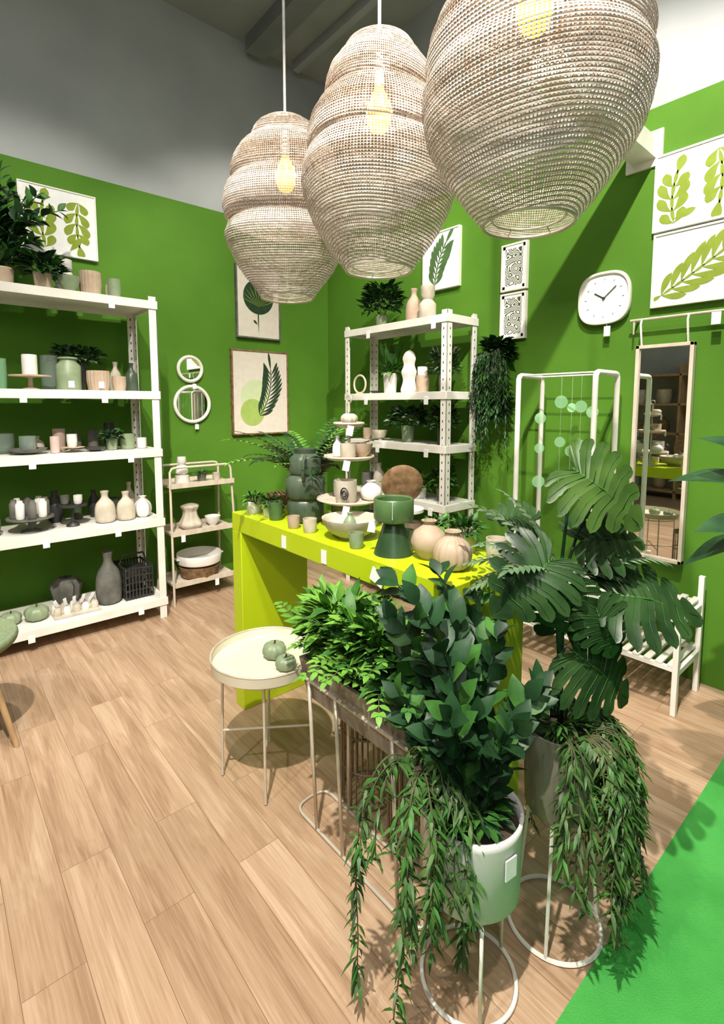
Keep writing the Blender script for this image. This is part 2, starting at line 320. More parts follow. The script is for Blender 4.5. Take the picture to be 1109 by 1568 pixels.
# ---------------------------------------------------------------- wall art (local 2D painter)
class Art:
    """flat shapes on a wall. side 'L' = wall y=YW facing -y ; 'R' = wall x=XW facing -x. u to the viewer's right, v up"""
    def __init__(s,side,u0,v0,w,h): s.q=B(); s.side=side; s.u0=u0; s.v0=v0; s.w=w; s.h=h
    def P(s,u,v,d):
        if s.side=='L': return (s.u0+u,YW-d,s.v0+v)
        return (XW-d,s.u0-u,s.v0+v)
    def slab(s,u0,v0,u1,v1,d0,d1,mat):
        a=s.P(u0,v0,d0); b=s.P(u1,v1,d1); mn=[min(a[i],b[i]) for i in range(3)]; mx=[max(a[i],b[i]) for i in range(3)]; s.q.box(*mn,*mx,mat)
    def frame(s,t,d,mat,paper,pm='paper'):
        w,h=s.w,s.h
        s.slab(0,0,w,t,.0003,d,mat); s.slab(0,h-t,w,h,.0003,d,mat); s.slab(0,t,t,h-t,.0003,d,mat); s.slab(w-t,t,w,h-t,.0003,d,mat)
        s.slab(t,t,w-t,h-t,.0003,d-.006,paper)
        s.d=d-.005
    def poly(s,pts,mat,dd=0):
        n=len(pts); s.q.add([s.P(u,v,s.d+dd) for u,v in pts],[tuple(range(n))],mat)
    def lobe(s,u,v,ang,Ln,W,mat,dd=0,peak=.6,curve=0):
        N=9; e=math.log(.5)/math.log(peak); lf=[];rt_=[]; x,y=u,v; a=ang
        for i in range(N+1):
            t=i/N; w=W/2*(math.sin(PI*t**e)**.7 if 0<t<1 else .05)
            lf.append((x-math.sin(a)*w,y+math.cos(a)*w)); rt_.append((x+math.sin(a)*w,y-math.cos(a)*w))
            x+=math.cos(a)*Ln/N; y+=math.sin(a)*Ln/N; a+=curve/N
        pts=lf+rt_[::-1]; n=N+1
        m0=.014
        pts=[(min(max(a_,m0),s.w-m0),min(max(b_,m0),s.h-m0)) for a_,b_ in pts]
        vs=[s.P(a_,b_,s.d+dd) for a_,b_ in pts]; fs=[(i,i+1,2*n-2-i,2*n-1-i) for i in range(n-1)]
        s.q.add(vs,fs,mat)
    def frond(s,u,v,ang,Ln,n,ll,lw,mat,curve=.4,spread=.9,dd=.0003,peak=.6,lc=.9):
        a=ang; st=Ln/n
        for i in range(n):
            s.lobe(u,v,a,st*1.35,lw*.4,mat,dd)
            k=(1-.5*abs(i/n-.4)*1.4); 
            for sg in (-1,1): s.lobe(u,v,a+sg*spread,ll*k,lw,mat,dd+.0001*i,peak,curve=-sg*lc)
            u+=math.cos(a)*st; v+=math.sin(a)*st; a+=curve/n
        s.lobe(u,v,a,ll*.8,lw,mat,dd,peak)
    def disc(s,u,v,r,mat,dd=0,n=40): s.poly([(u+r*math.cos(2*PI*i/n),v+r*math.sin(2*PI*i/n)) for i in range(n)],mat,dd)
    def build(s,n): return s.q.build(n,flip=False)
a=Art('R',1.085,2.352,.52,.385); a.frame(.010,.03,'cream','paper')
a.frond(.10,.03,1.75,.24,4,.115,.046,'olive',curve=-.5,spread=1.05,peak=.68); a.frond(.28,.33,-1.35,.24,4,.12,.046,'olive',curve=-.4,spread=1.05,peak=.68); a.frond(.44,.05,1.7,.22,4,.10,.042,'olive',peak=.68); a.lobe(.10,.05,.3,.10,.035,'olive'); a.build('framed_leaf_print')
a=Art('R',1.075,1.965,.52,.375); a.frame(.010,.03,'cream','paper')
a.frond(.05,.06,.55,.42,8,.165,.034,'olive',curve=.1,spread=.85,lc=.5); a.lobe(.05,.06,3.6,.05,.02,'olive'); a.build('framed_leaf_print')
a=Art('R',2.71,2.31,.35,.42); a.frame(.010,.03,'cream','paper'); a.frond(.12,.04,1.45,.30,8,.16,.032,'moss',curve=-.5,spread=.85,lc=.5); a.build('framed_fern_print')
for v in (2.20,1.885):
    a=Art('R',2.01,v,.19,.30); a.frame(.012,.028,'cream','maze'); a.slab(.012,.012,.03,.288,.02,.0235,'paper'); a.slab(.160,.012,.178,.288,.02,.0235,'paper'); a.slab(.012,.012,.178,.032,.02,.0235,'paper'); a.slab(.012,.268,.178,.288,.02,.0235,'paper'); a.build('framed_maze_print')
a=Art('L',.542,2.44,.45,.425); a.frame(.008,.03,'cream','paper')
a.frond(.14,.04,1.75,.27,4,.13,.052,'olive',curve=-.4,spread=1.05,peak=.68); a.frond(.34,.36,-1.7,.27,4,.12,.050,'olive',curve=.3,spread=1.05,peak=.68); a.lobe(.28,.04,.9,.12,.04,'olive'); a.build('framed_leaf_print')
a=Art('L',2.03,2.02,.42,.60); a.frame(.012,.03,'grey','beigepaper')
a.disc(.21,.35,.145,'darkprint',.0002)
for k in range(-5,6): a.lobe(.21,.27,PI/2+k*.24,.19-.004*abs(k),.004,'olive',.0008)
a.lobe(.205,.05,PI/2,.24,.012,'darkprint',.0004); a.lobe(.195,.12,2.4,.05,.02,'darkprint',.0004); a.build('framed_leaf_print')
a=Art('L',1.97,1.20,.55,.72); a.frame(.012,.035,'brown','beigepaper')
a.disc(.22,.33,.14,'palegreen',.0002); a.disc(.19,.19,.115,'lightgreen',.0004)
a.frond(.26,.16,.95,.42,11,.20,.024,'darkprint',curve=.75,spread=.78,dd=.0008,lc=.5); a.build('framed_leaf_print')
def rmirror(x,z,r):
    q=B(); q.ring((x,YW-.014,z),r,.014,'cream',40,'y',8); q.lathe(0,0,[(r,0),(r,.012)],'mirror',40,R=Matrix.Rotation(PI/2,3,'X'),org=(x,YW-.002,z)); 
    q.box(x+.01,YW-.03,z-r-.06,x+.04,YW-.027,z-r-.02,'label'); q.tube([(x+.025,YW-.028,z-r-.02),(x+.02,YW-.02,z-r)],.001,'cord',4); q.build('round_wall_mirror')
rmirror(1.625,1.735,.095); rmirror(1.635,1.46,.14)
# clock
def squircle(hw,n=48,p=2.9):
    out=[]
    for i in range(n):
        t=2*PI*i/n; cs,sn=math.cos(t),math.sin(t); k=(abs(cs)**p+abs(sn)**p)**(-1/p); out.append((k*cs*hw,k*sn*hw))
    return out
q=B(); cy,cz=1.32,2.055; n=48
rings=[(.0,.140),(.035,.148),(.042,.144),(.042,.134),(.030,.129)]
vs=[];fs=[]
for d,hw in rings:
    for u,v in squircle(hw): vs.append((XW-.001-d,cy-u,cz+v))
for j in range(len(rings)-1):
    for i in range(n): fs.append((j*n+i,j*n+(i+1)%n,(j+1)*n+(i+1)%n,(j+1)*n+i))
q.add(vs,fs,'cream',True); q.add(vs[-n:],[tuple(range(n))],'paper')
for k in range(12):
    t=k*PI/6; r=.105; q.obox((XW-.0325,cy-r*math.sin(t),cz+r*math.cos(t)),(.002,.002,.010),(t,0,0),'grey')
def hand(ang,l,w,dx):
    q.obox((XW-dx,cy-math.sin(ang)*l*.4,cz+math.cos(ang)*l*.4),(.002,w,l),(ang,0,0),'dark')
hand(math.radians(-58),.07,.006,.034); hand(math.radians(48),.10,.004,.037)
q.lathe(0,0,[(.007,0),(.007,.01)],'dark',12,R=Matrix.Rotation(-PI/2,3,'Y'),org=(XW-.030,cy,cz))
q.box(XW-.05,cy-.05,cz-.215,XW-.047,cy-.015,cz-.16,'label'); q.tube([(XW-.048,cy-.03,cz-.16),(XW-.03,cy-.02,cz-.14)],.001,'cord',4)
q.build('wall_clock')
# hanging rail + tall mirror
q=B(); q.tube([(XW-.06,1.16,1.905),(XW-.06,.30,1.905)],.008,'wire',8); 
for y in (1.14,.72,.34): q.tube([(XW-.06,y,1.905),(XW-.001,y,1.905)],.007,'wire',8); q.tube([(XW-.06,y,1.905),(XW-.06,y,1.83)],.005,'wire',6)
for y in (1.10,.88): q.tube([(XW-.06,y,1.91),(XW-.075,y,1.88),(XW-.05,y,1.77)],.006,'cream',6)
q.box(XW-.075,.74,1.84,XW-.072,.78,1.90,'label')
f=.018; y0,y1,z0,z1=.85,1.125,.62,1.77
q.box(XW-.06,y0,z0,XW-.02,y0+f,z1,'palewood'); q.box(XW-.06,y1-f,z0,XW-.02,y1,z1,'palewood'); q.box(XW-.06,y0,z0,XW-.02,y1,z0+f,'palewood'); q.box(XW-.06,y0,z1-f,XW-.02,y1,z1,'palewood')
q.box(XW-.045,y0+f,z0+f,XW-.025,y1-f,z1-f,'mirror'); q.build('hanging_wall_mirror',.002)

# ---------------------------------------------------------------- plants helpers
def rdir(r,up=.3):
    a=r.uniform(0,2*PI); z=r.uniform(-.3,1)+up; v=V((math.cos(a),math.sin(a),z)); return v.normalized()
def bush(q,c,rad,n,Ln,W,mats,r,bend=.35,up=.3,core=.35,seg=3,fold=.2):
    c=V(c)
    for i in range(n):
        d=rdir(r,up); k=r.uniform(core,1)**.6
        b=c+V((d.x*rad[0],d.y*rad[1],abs(d.z)*rad[2] if d.z>0 else d.z*rad[2]))*k*.75
        dd=(d+V((r.uniform(-.5,.5),r.uniform(-.5,.5),r.uniform(-.3,.4)))).normalized()
        l=Ln*r.uniform(.65,1.2); q.leaf(b,dd,V((r.uniform(-.4,.4),r.uniform(-.4,.4),1)),l,W*r.uniform(.7,1.2)*l/Ln,r.choice(mats),bend*r.uniform(.4,1.6),seg,fold)
def stems(q,c,rad,n,r,mat='stem'):
    for i in range(n):
        a=r.uniform(0,2*PI); e=V(c)+V((math.cos(a)*rad[0]*.7,math.sin(a)*rad[1]*.7,rad[2]*.6)); q.tube([V(c)-V((0,0,.05)),(V(c)+e)/2+V((0,0,.01)),e],.0025,mat,4)
def frond(q,base,d,Ln,n,ll,lw,mat,r,droop=.5,a0=.95,curl=.2,tap=True,stemr=.003):
    d=V(d).normalized(); p=V(base); st=Ln/n; pts=[p.copy()]; side0=d.cross(V((0,0,1))); side0=side0.normalized() if side0.length>.05 else V((1,0,0))
    for i in range(n):
        p=p+d*st; pts.append(p.copy()); u=i/n
        k=(math.sin(PI*min(1,(u*.85+.15)))**.6 if tap else 1)
        nn=side0.cross(d).normalized()
        for sg in (-1,1):
            ld=(d*math.cos(a0)+side0*sg*math.sin(a0)+nn*.1).normalized()
            q.leaf(p,ld,nn,ll*k*r.uniform(.85,1.1),lw,mat,curl,3,.15)
        d=(d+V((0,0,-droop/n))).normalized()
    q.leaf(p,d,side0.cross(d),ll*.7,lw,mat,curl,3,.15)
    q.tube(pts,[stemr*(1-.6*i/n) for i in range(n+1)],'stem',4)
OUT=[(.0,.02),(-.17,.13),(-.22,.30),(-.13,.47),(.04,.58),(.24,.62),(.44,.57),(.64,.44),(.84,.24),(1.04,0)]
MIDU=[.0,.015,.04,.10,.20,.32,.46,.61,.78,1.0]
def monstera(q,att,d,nrm,Sz,mat,r):
    d=V(d).normalized(); nrm=V(nrm); nrm=(nrm-d*nrm.dot(d)).normalized(); s=d.cross(nrm); att=V(att)
    tw=r.uniform(-.08,.08)
    def P(u,w,lift=0):
        return att+d*u*Sz+s*w*Sz+nrm*Sz*(-.34*max(u,0)**2-.10*min(u,0)**2-.42*w*w+.16*abs(w)+tw*w+lift)
    def outp(t):
        i=min(int(t),len(OUT)-2); f=t-i; p0=OUT[max(i-1,0)];p1=OUT[i];p2=OUT[i+1];p3=OUT[min(i+2,len(OUT)-1)]
        return [.5*((2*p1[j])+(-p0[j]+p2[j])*f+(2*p0[j]-5*p1[j]+4*p2[j]-p3[j])*f*f+(-p0[j]+3*p1[j]-3*p2[j]+p3[j])*f**3) for j in (0,1)]
    nl=len(OUT)-1
    for sg in (1,-1):
        for i in range(nl):
            a=(MIDU[i],0); b=(MIDU[i+1],0); oa=outp(i); ob=outp(i+1); om=outp(i+.5)
            lift=r.uniform(-.02,.02); cut=r.uniform(.42,.56) if 0<i<nl-1 else .5
            vs=[];ss=[0,.25,cut,cut+.03,.72,.86,.94,1.0]
            for sI in ss:
                e0=(a[0]+(oa[0]-a[0])*sI,oa[1]*sI); e1=(b[0]+(ob[0]-b[0])*sI,ob[1]*sI)
                ar=.05*math.sin(PI*sI)
                g0=g1=0
                if sI>cut+.01:
                    g=.07+.08*(sI-cut); g0=g if i>0 else 0; g1=g if i<nl-1 else 0
                    if sI>.9: g0+=.10; g1+=.09
                    if sI>.99: g0+=.16; g1+=.10
                for f in (g0,.5,1-g1):
                    bu=1.0 if f!=.5 else 1+.05*sI
                    u=(e0[0]+(e1[0]-e0[0])*f)*1.0+(-ar if i>1 else 0); w=(e0[1]+(e1[1]-e0[1])*f)*bu
                    vs.append(P(u,sg*w,lift*sI+(.012 if f==.5 else 0)*-1))
            n=len(ss); fs=[]
            for k in range(n-1):
                o=k*3; fs+=[(o,o+1,o+4,o+3),(o+1,o+2,o+5,o+4)]
            q.add(vs,fs,mat,True)
            if 0<i<nl-1:
                c0=((MIDU[i]+MIDU[i+1])/2,0); q.tube([P(c0[0],0,.004),P((c0[0]+om[0])/2-.04,sg*om[1]*.5,.000),P(om[0],sg*om[1]*.92,lift)],[Sz*.006,Sz*.004,Sz*.002],'leafB',3)
    q.tube([P(-.02,0),P(.4,0,.006),P(.95,0,.004)],[Sz*.014,Sz*.011,Sz*.004],'leafB',4)
def pot(q,x,y,z,r,h,mat,taper=.85,lip=True,soil=True,seg=28,n=0,amp=0):
    q.lathe(x,y,[(r*taper*.96,z),(r*taper,z+.006),(r*.98,z+h*.9),(r,z+h),(r*.93,z+h),(r*.90,z+h*.85)],mat,seg,n,amp,caps=False)
    q.lathe(x,y,[(.001,z+.001),(r*taper*.96,z)],mat,seg,caps=False)
    q.lathe(x,y,[(r*.91,z+h*.86),(.001,z+h*.88)],'soil' if soil else mat,seg,caps=False)

# ---------------------------------------------------------------- console trough with plants
r=random.Random(5)
q=B(); x0,x1,y0,y1=.91,1.06,.85,1.37
def trough(q):
    zb,zt=.475,.61; t=.012; ins=.02
    o=[(x0+ins,y0+ins,zb),(x1-ins,y0+ins,zb),(x1-ins,y1-ins,zb),(x0+ins,y1-ins,zb)]; tp=[(x0,y0,zt),(x1,y0,zt),(x1,y1,zt),(x0,y1,zt)]
    it=[(x0+t,y0+t,zt),(x1-t,y0+t,zt),(x1-t,y1-t,zt),(x0+t,y1-t,zt)]; ib=[(a,b,zt-.02) for a,b,_ in it]
    vs=o+tp+it+ib; fs=[(0,1,2,3)]
    for k in range(3):
        for i in range(4): j=(i+1)%4; fs.append((k*4+i,k*4+j,k*4+4+j,k*4+4+i))
    q.add(vs,fs,'trough'); q.add(ib,[(0,1,2,3)],'soil')
trough(q)
def rrect(xa,xb,ya,yb,rad,z,n=6):
    pts=[]
    for cx,cy,a0 in ((xb-rad,yb-rad,0),(xa+rad,yb-rad,PI/2),(xa+rad,ya+rad,PI),(xb-rad,ya+rad,1.5*PI)):
        for i in range(n+1): a=a0+i/n*PI/2; pts.append((cx+rad*math.cos(a),cy+rad*math.sin(a),z))
    return pts
q.tube(rrect(.935,1.068,.84,1.46,.065,.007),.006,'wire',6,True)
q.tube(rrect(.905,1.066,.84,1.38,.03,.555),.006,'wire',6,True)
for yy in (1.17,.92,1.31): q.tube([(.935,yy,.007),(.907,yy,.555)],.006,'wire',6)
for yy in (1.30,.95): q.tube([(1.068,yy,.007),(1.066,yy,.555)],.006,'wire',6)
for i in range(80):
    bx=r.uniform(.94,1.04); by=r.uniform(.96,1.32); a=r.uniform(0,2*PI); o=V((math.cos(a)*.6-.05,math.sin(a)*.7+(by-1.15)*.9,r.uniform(.8,2.0)))
    frond(q,(bx,by,.60),o,r.uniform(.16,.30),10,.055,.018,r.choice(['leafA','leafA','leafB']),r,droop=1.2,a0=1.0)
bush(q,(.985,1.25,.68),(.11,.15,.22),330,.085,.032,['leafA','leafA','leafA','leafB'],r,up=.6)
bush(q,(.985,1.08,.67),(.11,.18,.22),340,.085,.032,['leafB','leafA','leafA'],r,up=.6)
bush(q,(.975,.93,.65),(.09,.12,.17),190,.08,.035,['leafB','leafC','leafB'],r,up=.4,bend=.5)
for v_i in range(len(q.v)):
    X,Y,Z=q.v[v_i]
    if Z>.84 and X>1.05: X=1.05+(X-1.05)*.15
    elif X>1.16: X=1.16+(X-1.16)*.3
    if Y>1.43: Y=1.43+(Y-1.43)*.45
    q.v[v_i]=(X,Y,Z)
q.build('planter_trough_with_ferns',flip=False)
q=B(); bx_,by_=1.185,1.33; RB=.10
for zz_ in (.008,.14,.27,.40): q.ring((bx_,by_,zz_),RB,.004,'darkwire',32)
for k in range(30):
    a=k*PI/15; q.tube([(bx_+RB*math.cos(a),by_+RB*math.sin(a),.008),(bx_+RB*math.cos(a),by_+RB*math.sin(a),.40)],.0028,'darkwire',5)
q.lathe(bx_,by_,[(RB+.003,.40),(RB+.003,.412)],'darkwire',32)
q.build('wire_side_stand')
q=B(); bx_,by_=1.165,1.08; RB=.085
for zz_ in (.008,.20,.38): q.ring((bx_,by_,zz_),RB,.004,'darkwire',32)
for k in range(26):
    a=k*PI/13; q.tube([(bx_+RB*math.cos(a),by_+RB*math.sin(a),.008),(bx_+RB*math.cos(a),by_+RB*math.sin(a),.38)],.0028,'darkwire',5)
q.lathe(bx_,by_,[(RB+.003,.38),(RB+.003,.392)],'darkwire',32)
q.build('wire_side_stand')

# ---------------------------------------------------------------- tray side table
q=B(); cx,cy,R=.955,1.67,.205
q.lathe(cx,cy,[(.001,.462),(R,.462)],'traytop',64,caps=False); q.lathe(cx,cy,[(.001,.4698),(R-.002,.4698)],'traytop',64,caps=False)
q.lathe(cx,cy,[(R,.462),(R+.004,.502)],'traytop',64,caps=False); q.lathe(cx,cy,[(R+.001,.502),(R-.003,.4698)],'traytop',64,caps=False)
q.ring((cx,cy,.44),R-.04,.005,'wire',36); q.ring((cx,cy,.502),R+.002,.0035,'wire',64)
for k in range(4):
    a=math.radians(237+90*k); q.tube([(cx+.165*math.cos(a),cy+.165*math.sin(a),.462),(cx+.175*math.cos(a),cy+.175*math.sin(a),.005)],.0055,'wire',8)
for k in range(2):
    a=math.radians(237+90*k); q.tube([(cx+.173*math.cos(a),cy+.173*math.sin(a),.18),(cx-.173*math.cos(a),cy-.173*math.sin(a),.18+.01*k)],.005,'wire',6)
q.build('tray_side_table')
def gourd(x,y,z,rr,mat,name='ceramic_pumpkin',st='stem'):
    q=B(); prof=[(rr*.3,z+rr*.04),(rr*.75,z+rr*.12),(rr,z+rr*.6),(rr*.9,z+rr*1.05),(rr*.5,z+rr*1.32),(rr*.15,z+rr*1.25),(.002,z+rr*1.22)]
    q.lathe(x,y,interp(prof,16),mat,40,9,.05,caps=False); q.lathe(x,y,[(rr*.3,z),(rr*.3,z+rr*.05)],mat,12); q.tube([(x,y,z+rr*1.2),(x+.004,y,z+rr*1.5)],rr*.08,st,5); q.build(name)
gourd(.985,1.655,.4702,.045,'sage'); gourd(.970,1.55,.4702,.038,'sage')

# ---------------------------------------------------------------- white pot plant on wire stand
r=random.Random(11)
q=B(); cx,cy=.968,.70
q.ring((cx,cy,.006),.118,.006,'cream',44); q.ring((cx,cy,.262),.10,.005,'cream',40); 
for k in range(3):
    a=math.radians(230+120*k); q.tube([(cx+.118*math.cos(a),cy+.118*math.sin(a),.006),(cx+.118*math.cos(a),cy+.118*math.sin(a),.262),(cx+.10*math.cos(a),cy+.10*math.sin(a),.262),(cx,cy,.262)],.005,'cream',6)
pot(q,cx,cy,.268,.124,.200,'potgrey',.96,seg=48)
a=math.radians(262); q.obox((cx+.125*math.cos(a),cy+.125*math.sin(a),.40),(.035,.003,.05),(0,0,a+PI/2),'label')
def zz(q,base,d,Ln,n,ll,lw,r,mats,droop=.3,out=.75):
    d=V(d).normalized(); p=V(base); pts=[p.copy()]; st=Ln/n
    sd=d.cross(V((r.uniform(-1,1),r.uniform(-1,1),.2))).normalized()
    for i in range(n):
        p=p+d*st; pts.append(p.copy())
        if i<1: continue
        k=.8+.3*math.sin(PI*i/n); ph=r.uniform(0,2*PI)
        sd=(Matrix.Rotation(1.1,3,d)@sd).normalized()
        for sg in (-1,1):
            ld=(d*.85+sd*sg*out+V((r.uniform(-.2,.2),r.uniform(-.2,.2),r.uniform(-.1,.1)))).normalized()
            nn=(d*.7+V((-.3,-.35,.2))+V((r.uniform(-.4,.4),r.uniform(-.4,.4),r.uniform(-.3,.3))))
            q.leaf(p,ld,nn,ll*k,lw*k,r.choice(mats),.25,5,.25,.5)
        d=(d+V((d.x*.2,d.y*.2,-droop/n))).normalized()
    q.leaf(p,d,V((-.5,-.5,.6)),ll*.8,lw*.8,mats[0],.15,5,.2)
    q.tube(pts,[.006*(1-.6*i/n) for i in range(n+1)],'leafC',5)
R_=V((.755,-.656,0)); Fw=V((.656,.755,0)); Z=V((0,0,1))
cfg=[(-.05,.0,.62),(-.02,.05,.58),(.02,.08,.50),(-.09,.04,.50),(.05,.05,.42),(-.15,.12,.36),(-.22,.05,.30),(.15,.0,.34),(-.08,-.12,.34),(.08,-.12,.30),(-.30,.15,.25),(.26,.12,.28),(-.03,.15,.42),(-.16,-.12,.26),(.0,-.05,.26)]
for rr_,ff_,l in cfg:
    d=R_*rr_+Fw*ff_+Z
    zz(q,V((cx,cy,.45))+R_*rr_*.25+Fw*ff_*.25,d,l,max(6,int(l/.033)),.082,.044,r,['leafC','leafC','leafC','leafB'],.15,.55)
bush(q,(cx,cy,.46),(.10,.10,.05),150,.055,.018,['leafC','leafB'],r)
q.build('potted_zz_plant',flip=False)

# ---------------------------------------------------------------- hanging bamboo foliage
def trailing(q,base,dx,dy,Ln,r,mat='leafE',up=.35,jit=.12):
    p=V(base); pts=[p.copy()]; n=int(Ln/.02); d=V((dx,dy,up)).normalized()
    for i in range(n):
        p=p+d*.02; pts.append(p.copy()); d=(d+V((r.uniform(-jit,jit),r.uniform(-jit,jit),-.42))).normalized()
        if p.z<.04: break
        for k in range(3):
            a=r.uniform(0,2*PI); ld=V((math.cos(a),math.sin(a),-.6+r.uniform(-.5,.5)))
            q.leaf(p,ld,V((0,0,1)),r.uniform(.032,.055),r.uniform(.007,.011),r.choice([mat,mat,'leafB']),.35,3,.1,.35)
    q.tube(pts,.0016,'stem',4)
r=random.Random(21)
q=B(); hx,hy=.855,.780
pot(q,hx,hy,.505,.034,.08,'grey',.8,seg=20)
q.tube([(.905,.85,.555),(.885,.81,.585),(.870,.80,.58)],.003,'darkwire',5)
for i in range(24):
    a=r.uniform(0,2*PI); o=R_*(math.cos(a)*.20+.05)+Fw*(-.12+math.sin(a)*.10); trailing(q,V((hx,hy,.575))+V((math.cos(a),math.sin(a),0))*.024,o.x,o.y,r.uniform(.22,.66),r,up=.26,jit=.14)
q.build('hanging_bamboo_plant',flip=False)

# ---------------------------------------------------------------- monstera in grey pot with trailing bamboo
q=B(); cx,cy=1.265,.63
q.ring((cx,cy,.006),.125,.006,'cream',44)
for k in range(3):
    a=math.radians(200+120*k); q.tube([(cx+.125*math.cos(a),cy+.125*math.sin(a),.006),(cx+.09*math.cos(a),cy+.09*math.sin(a),.345),(cx,cy,.345)],.005,'cream',6)
pot(q,cx,cy,.35,.098,.235,'trough',.88,seg=40)
q.build('wire_stand_planter')
q=B(); r=random.Random(31)
q.lathe(cx,cy,[(.086,.556),(.04,.572),(.001,.575)],'soil',24,caps=False)
for i in range(46):
    a=r.uniform(-.85*PI,.25*PI)+.15; trailing(q,(cx+.075*math.cos(a),cy+.075*math.sin(a),.585),math.cos(a)*.36,math.sin(a)*.36,r.uniform(.25,.62),r,jit=.14)
bush(q,(cx,cy,.575),(.09,.09,.06),120,.06,.014,['leafE','leafB'],r)
q.build('trailing_bamboo_plant',flip=False)
q=B()
def at(rr,ff,z): return V((cx,cy,0))+R_*rr+Fw*ff+V((0,0,z))
def mleaf(tgt,d,nrm,sz,mat='leafD',base=None):
    base=V((cx,cy,.57)); tgt=V(tgt); top=V((cx,cy,min(tgt.z-.05,.95)))-R_*.02
    pts=[base,base*.5+top*.5+R_*.005,top,top*.45+tgt*.55+Z*.035,tgt]; q.tube(pts,[.008,.007,.006,.004,.003],'leafC',6); monstera(q,tgt,d,nrm,sz,mat,r)
mleaf(at(.01,.0,1.285),R_*.7-Z*.45-Fw*.35,-Fw*.85+Z*.6,.215,'leafG')
mleaf(at(-.06,-.05,1.06),-R_*.65-Z*.55-Fw*.2,-Fw*.85+Z*.5,.20)
mleaf(at(.06,.05,1.08),R_*.9+Z*.15,-Fw*.6+Z*.7,.19)
mleaf(at(.12,.0,.95),R_*1+Z*.02-Fw*.2,-Fw*.5+Z*.8,.24)
mleaf(at(.02,-.02,.80),R_*.8-Z*.55-Fw*.1,-Fw*.8+Z*.5,.23)
mleaf(at(-.01,-.04,.99),-R_*.30-Z*.9,-Fw*.9+Z*.3,.17)
mleaf(at(-.05,.12,1.12),-R_*.8+Z*.3,-Fw*.5+Z*.8,.13)
mleaf(at(.13,.14,1.17),R_*.9+Z*.3+Fw*.2,-Fw*.5+Z*.8,.13)
mleaf(at(.06,-.05,.93),R_*.35-Z*.8-Fw*.2,-Fw*.9+Z*.4,.14)
for a_,b_,c_,l_ in ((-.8,.75,.0,.24),(-.9,.25,.1,.24),(-.35,.9,.1,.26),(.9,.5,.1,.30),(.9,.15,.2,.28),(-.6,.5,-.3,.2),(-.95,.5,.3,.26),(-.7,1.0,.2,.32)):
    frond(q,at(0,.02,.99),R_*a_+Z*b_+Fw*c_,l_,12,.066,.017,'leafS',r,droop=.9)
q.tube([V((cx,cy,.57)),at(.0,.01,.8),at(0,.02,.99)],.006,'leafC',5)
q.build('monstera_plant',flip=False)

# ---------------------------------------------------------------- small goods
def item(name,x,y,z,prof,mat,seg=28,n=0,amp=0,extra=None,label=None):
    q=B(); q.lathe(x,y,[(a,z+b) for a,b in prof],mat,seg,n,amp,caps=False); a0=prof[0]; q.lathe(x,y,[(.0005,z+a0[1]),(a0[0],z+a0[1])],mat,seg,n,amp,caps=False)
    if extra: extra(q)
    if label:
        rr=label; q.box(x-.016,y-rr-.004,z+.015,x+.016,y-rr-.001,z+.055,'label')
    return q.build(name)
def cup(r,h): return [(r*.8,0),(r*.9,h*.08),(r,h*.5),(r*.98,h),(r*.9,h),(r*.88,h*.15),(.001,h*.12)]
def rvase(r,h): return interp([(r*.5,0),(r*.85,h*.12),(r,h*.38),(r*.85,h*.65),(r*.42,h*.85),(r*.36,h*.93),(r*.45,h),(r*.36,h),(r*.3,h*.85)],26)
def bottle(r,h): return interp([(r*.7,0),(r*.95,h*.06),(r,h*.35),(r*.85,h*.6),(r*.4,h*.78),(r*.33,h*.88),(r*.42,h),(r*.34,h),(r*.25,h*.85)],26)
def bowl(r,h): return interp([(r*.4,0),(r*.45,h*.1),(r*.8,h*.45),(r,h),(r*.95,h),(r*.72,h*.5),(r*.3,h*.2),(.001,h*.18)],22)
def stand(r,h): return [(r*.45,0),(r*.42,h*.06),(r*.12,h*.2),(r*.1,h*.8),(r*.3,h*.88),(r,h*.90),(r,h),(r*.96,h*.98),(.001,h*.97)]
def candle(r,h): return [(r,0),(r,h*.96),(r*.94,h),(.001,h*.98)]
def pplant(name,x,y,z,pr,ph,pm,br,n,Ln,W,mats,seed,up=.3,st=True,extra=None,clip=None):
    r=random.Random(seed); q=B(); pot(q,x,y,z,pr,ph,pm,seg=24); c=(x,y,z+ph)
    if st: stems(q,c,br,8,r)
    bush(q,c,br,n,Ln,W,mats,r,up=up)
    if extra: extra(q,r)
    if clip: q.v=[(X,min(Y,clip),Z) for X,Y,Z in q.v]
    return q.build(name,flip=False)
# table
Z0=.9502
q=B(); pf=[(.055,0)]; z=0
for k,(rr,h) in enumerate(((.078,.10),(.084,.10),(.068,.085))):
    pf+=[(rr*.88,z+.004),(rr,z+.014),(rr,z+h-.014),(rr*.88,z+h-.003)]; z+=h
pf+=[(.045,z+.01),(.05,z+.03),(.044,z+.03),(.04,z-.02)]
q.lathe(1.24,1.80,[(a,Z0+b) for a,b in pf],'dgreen',48,36,.012,caps=True)
q.tube([(1.20,1.74,Z0+.29),(1.165,1.71,Z0+.27),(1.165,1.71,Z0+.22),(1.185,1.735,Z0+.19)],.008,'dgreen',8); q.build('stacked_green_vase')
def tag(q,x,y,z,s=.02): q.obox((x,y,z),(s*1.3,.002,s*2),(0,.2,-.7),'label')
q=B(); X,Y=1.32,1.60
q.lathe(X,Y,[(.06,Z0),(.055,Z0+.008),(.012,Z0+.02),(.009,Z0+.10)],'white',28)
for zz_,rr in ((1.06,.135),(1.235,.105),(1.37,.065)):
    q.lathe(X,Y,[(.02,zz_-.012),(rr*.8,zz_-.006),(rr,zz_+.006),(rr-.002,zz_+.012),(rr*.8,zz_+.002),(.001,zz_+.001)],'palewood',40,caps=False)
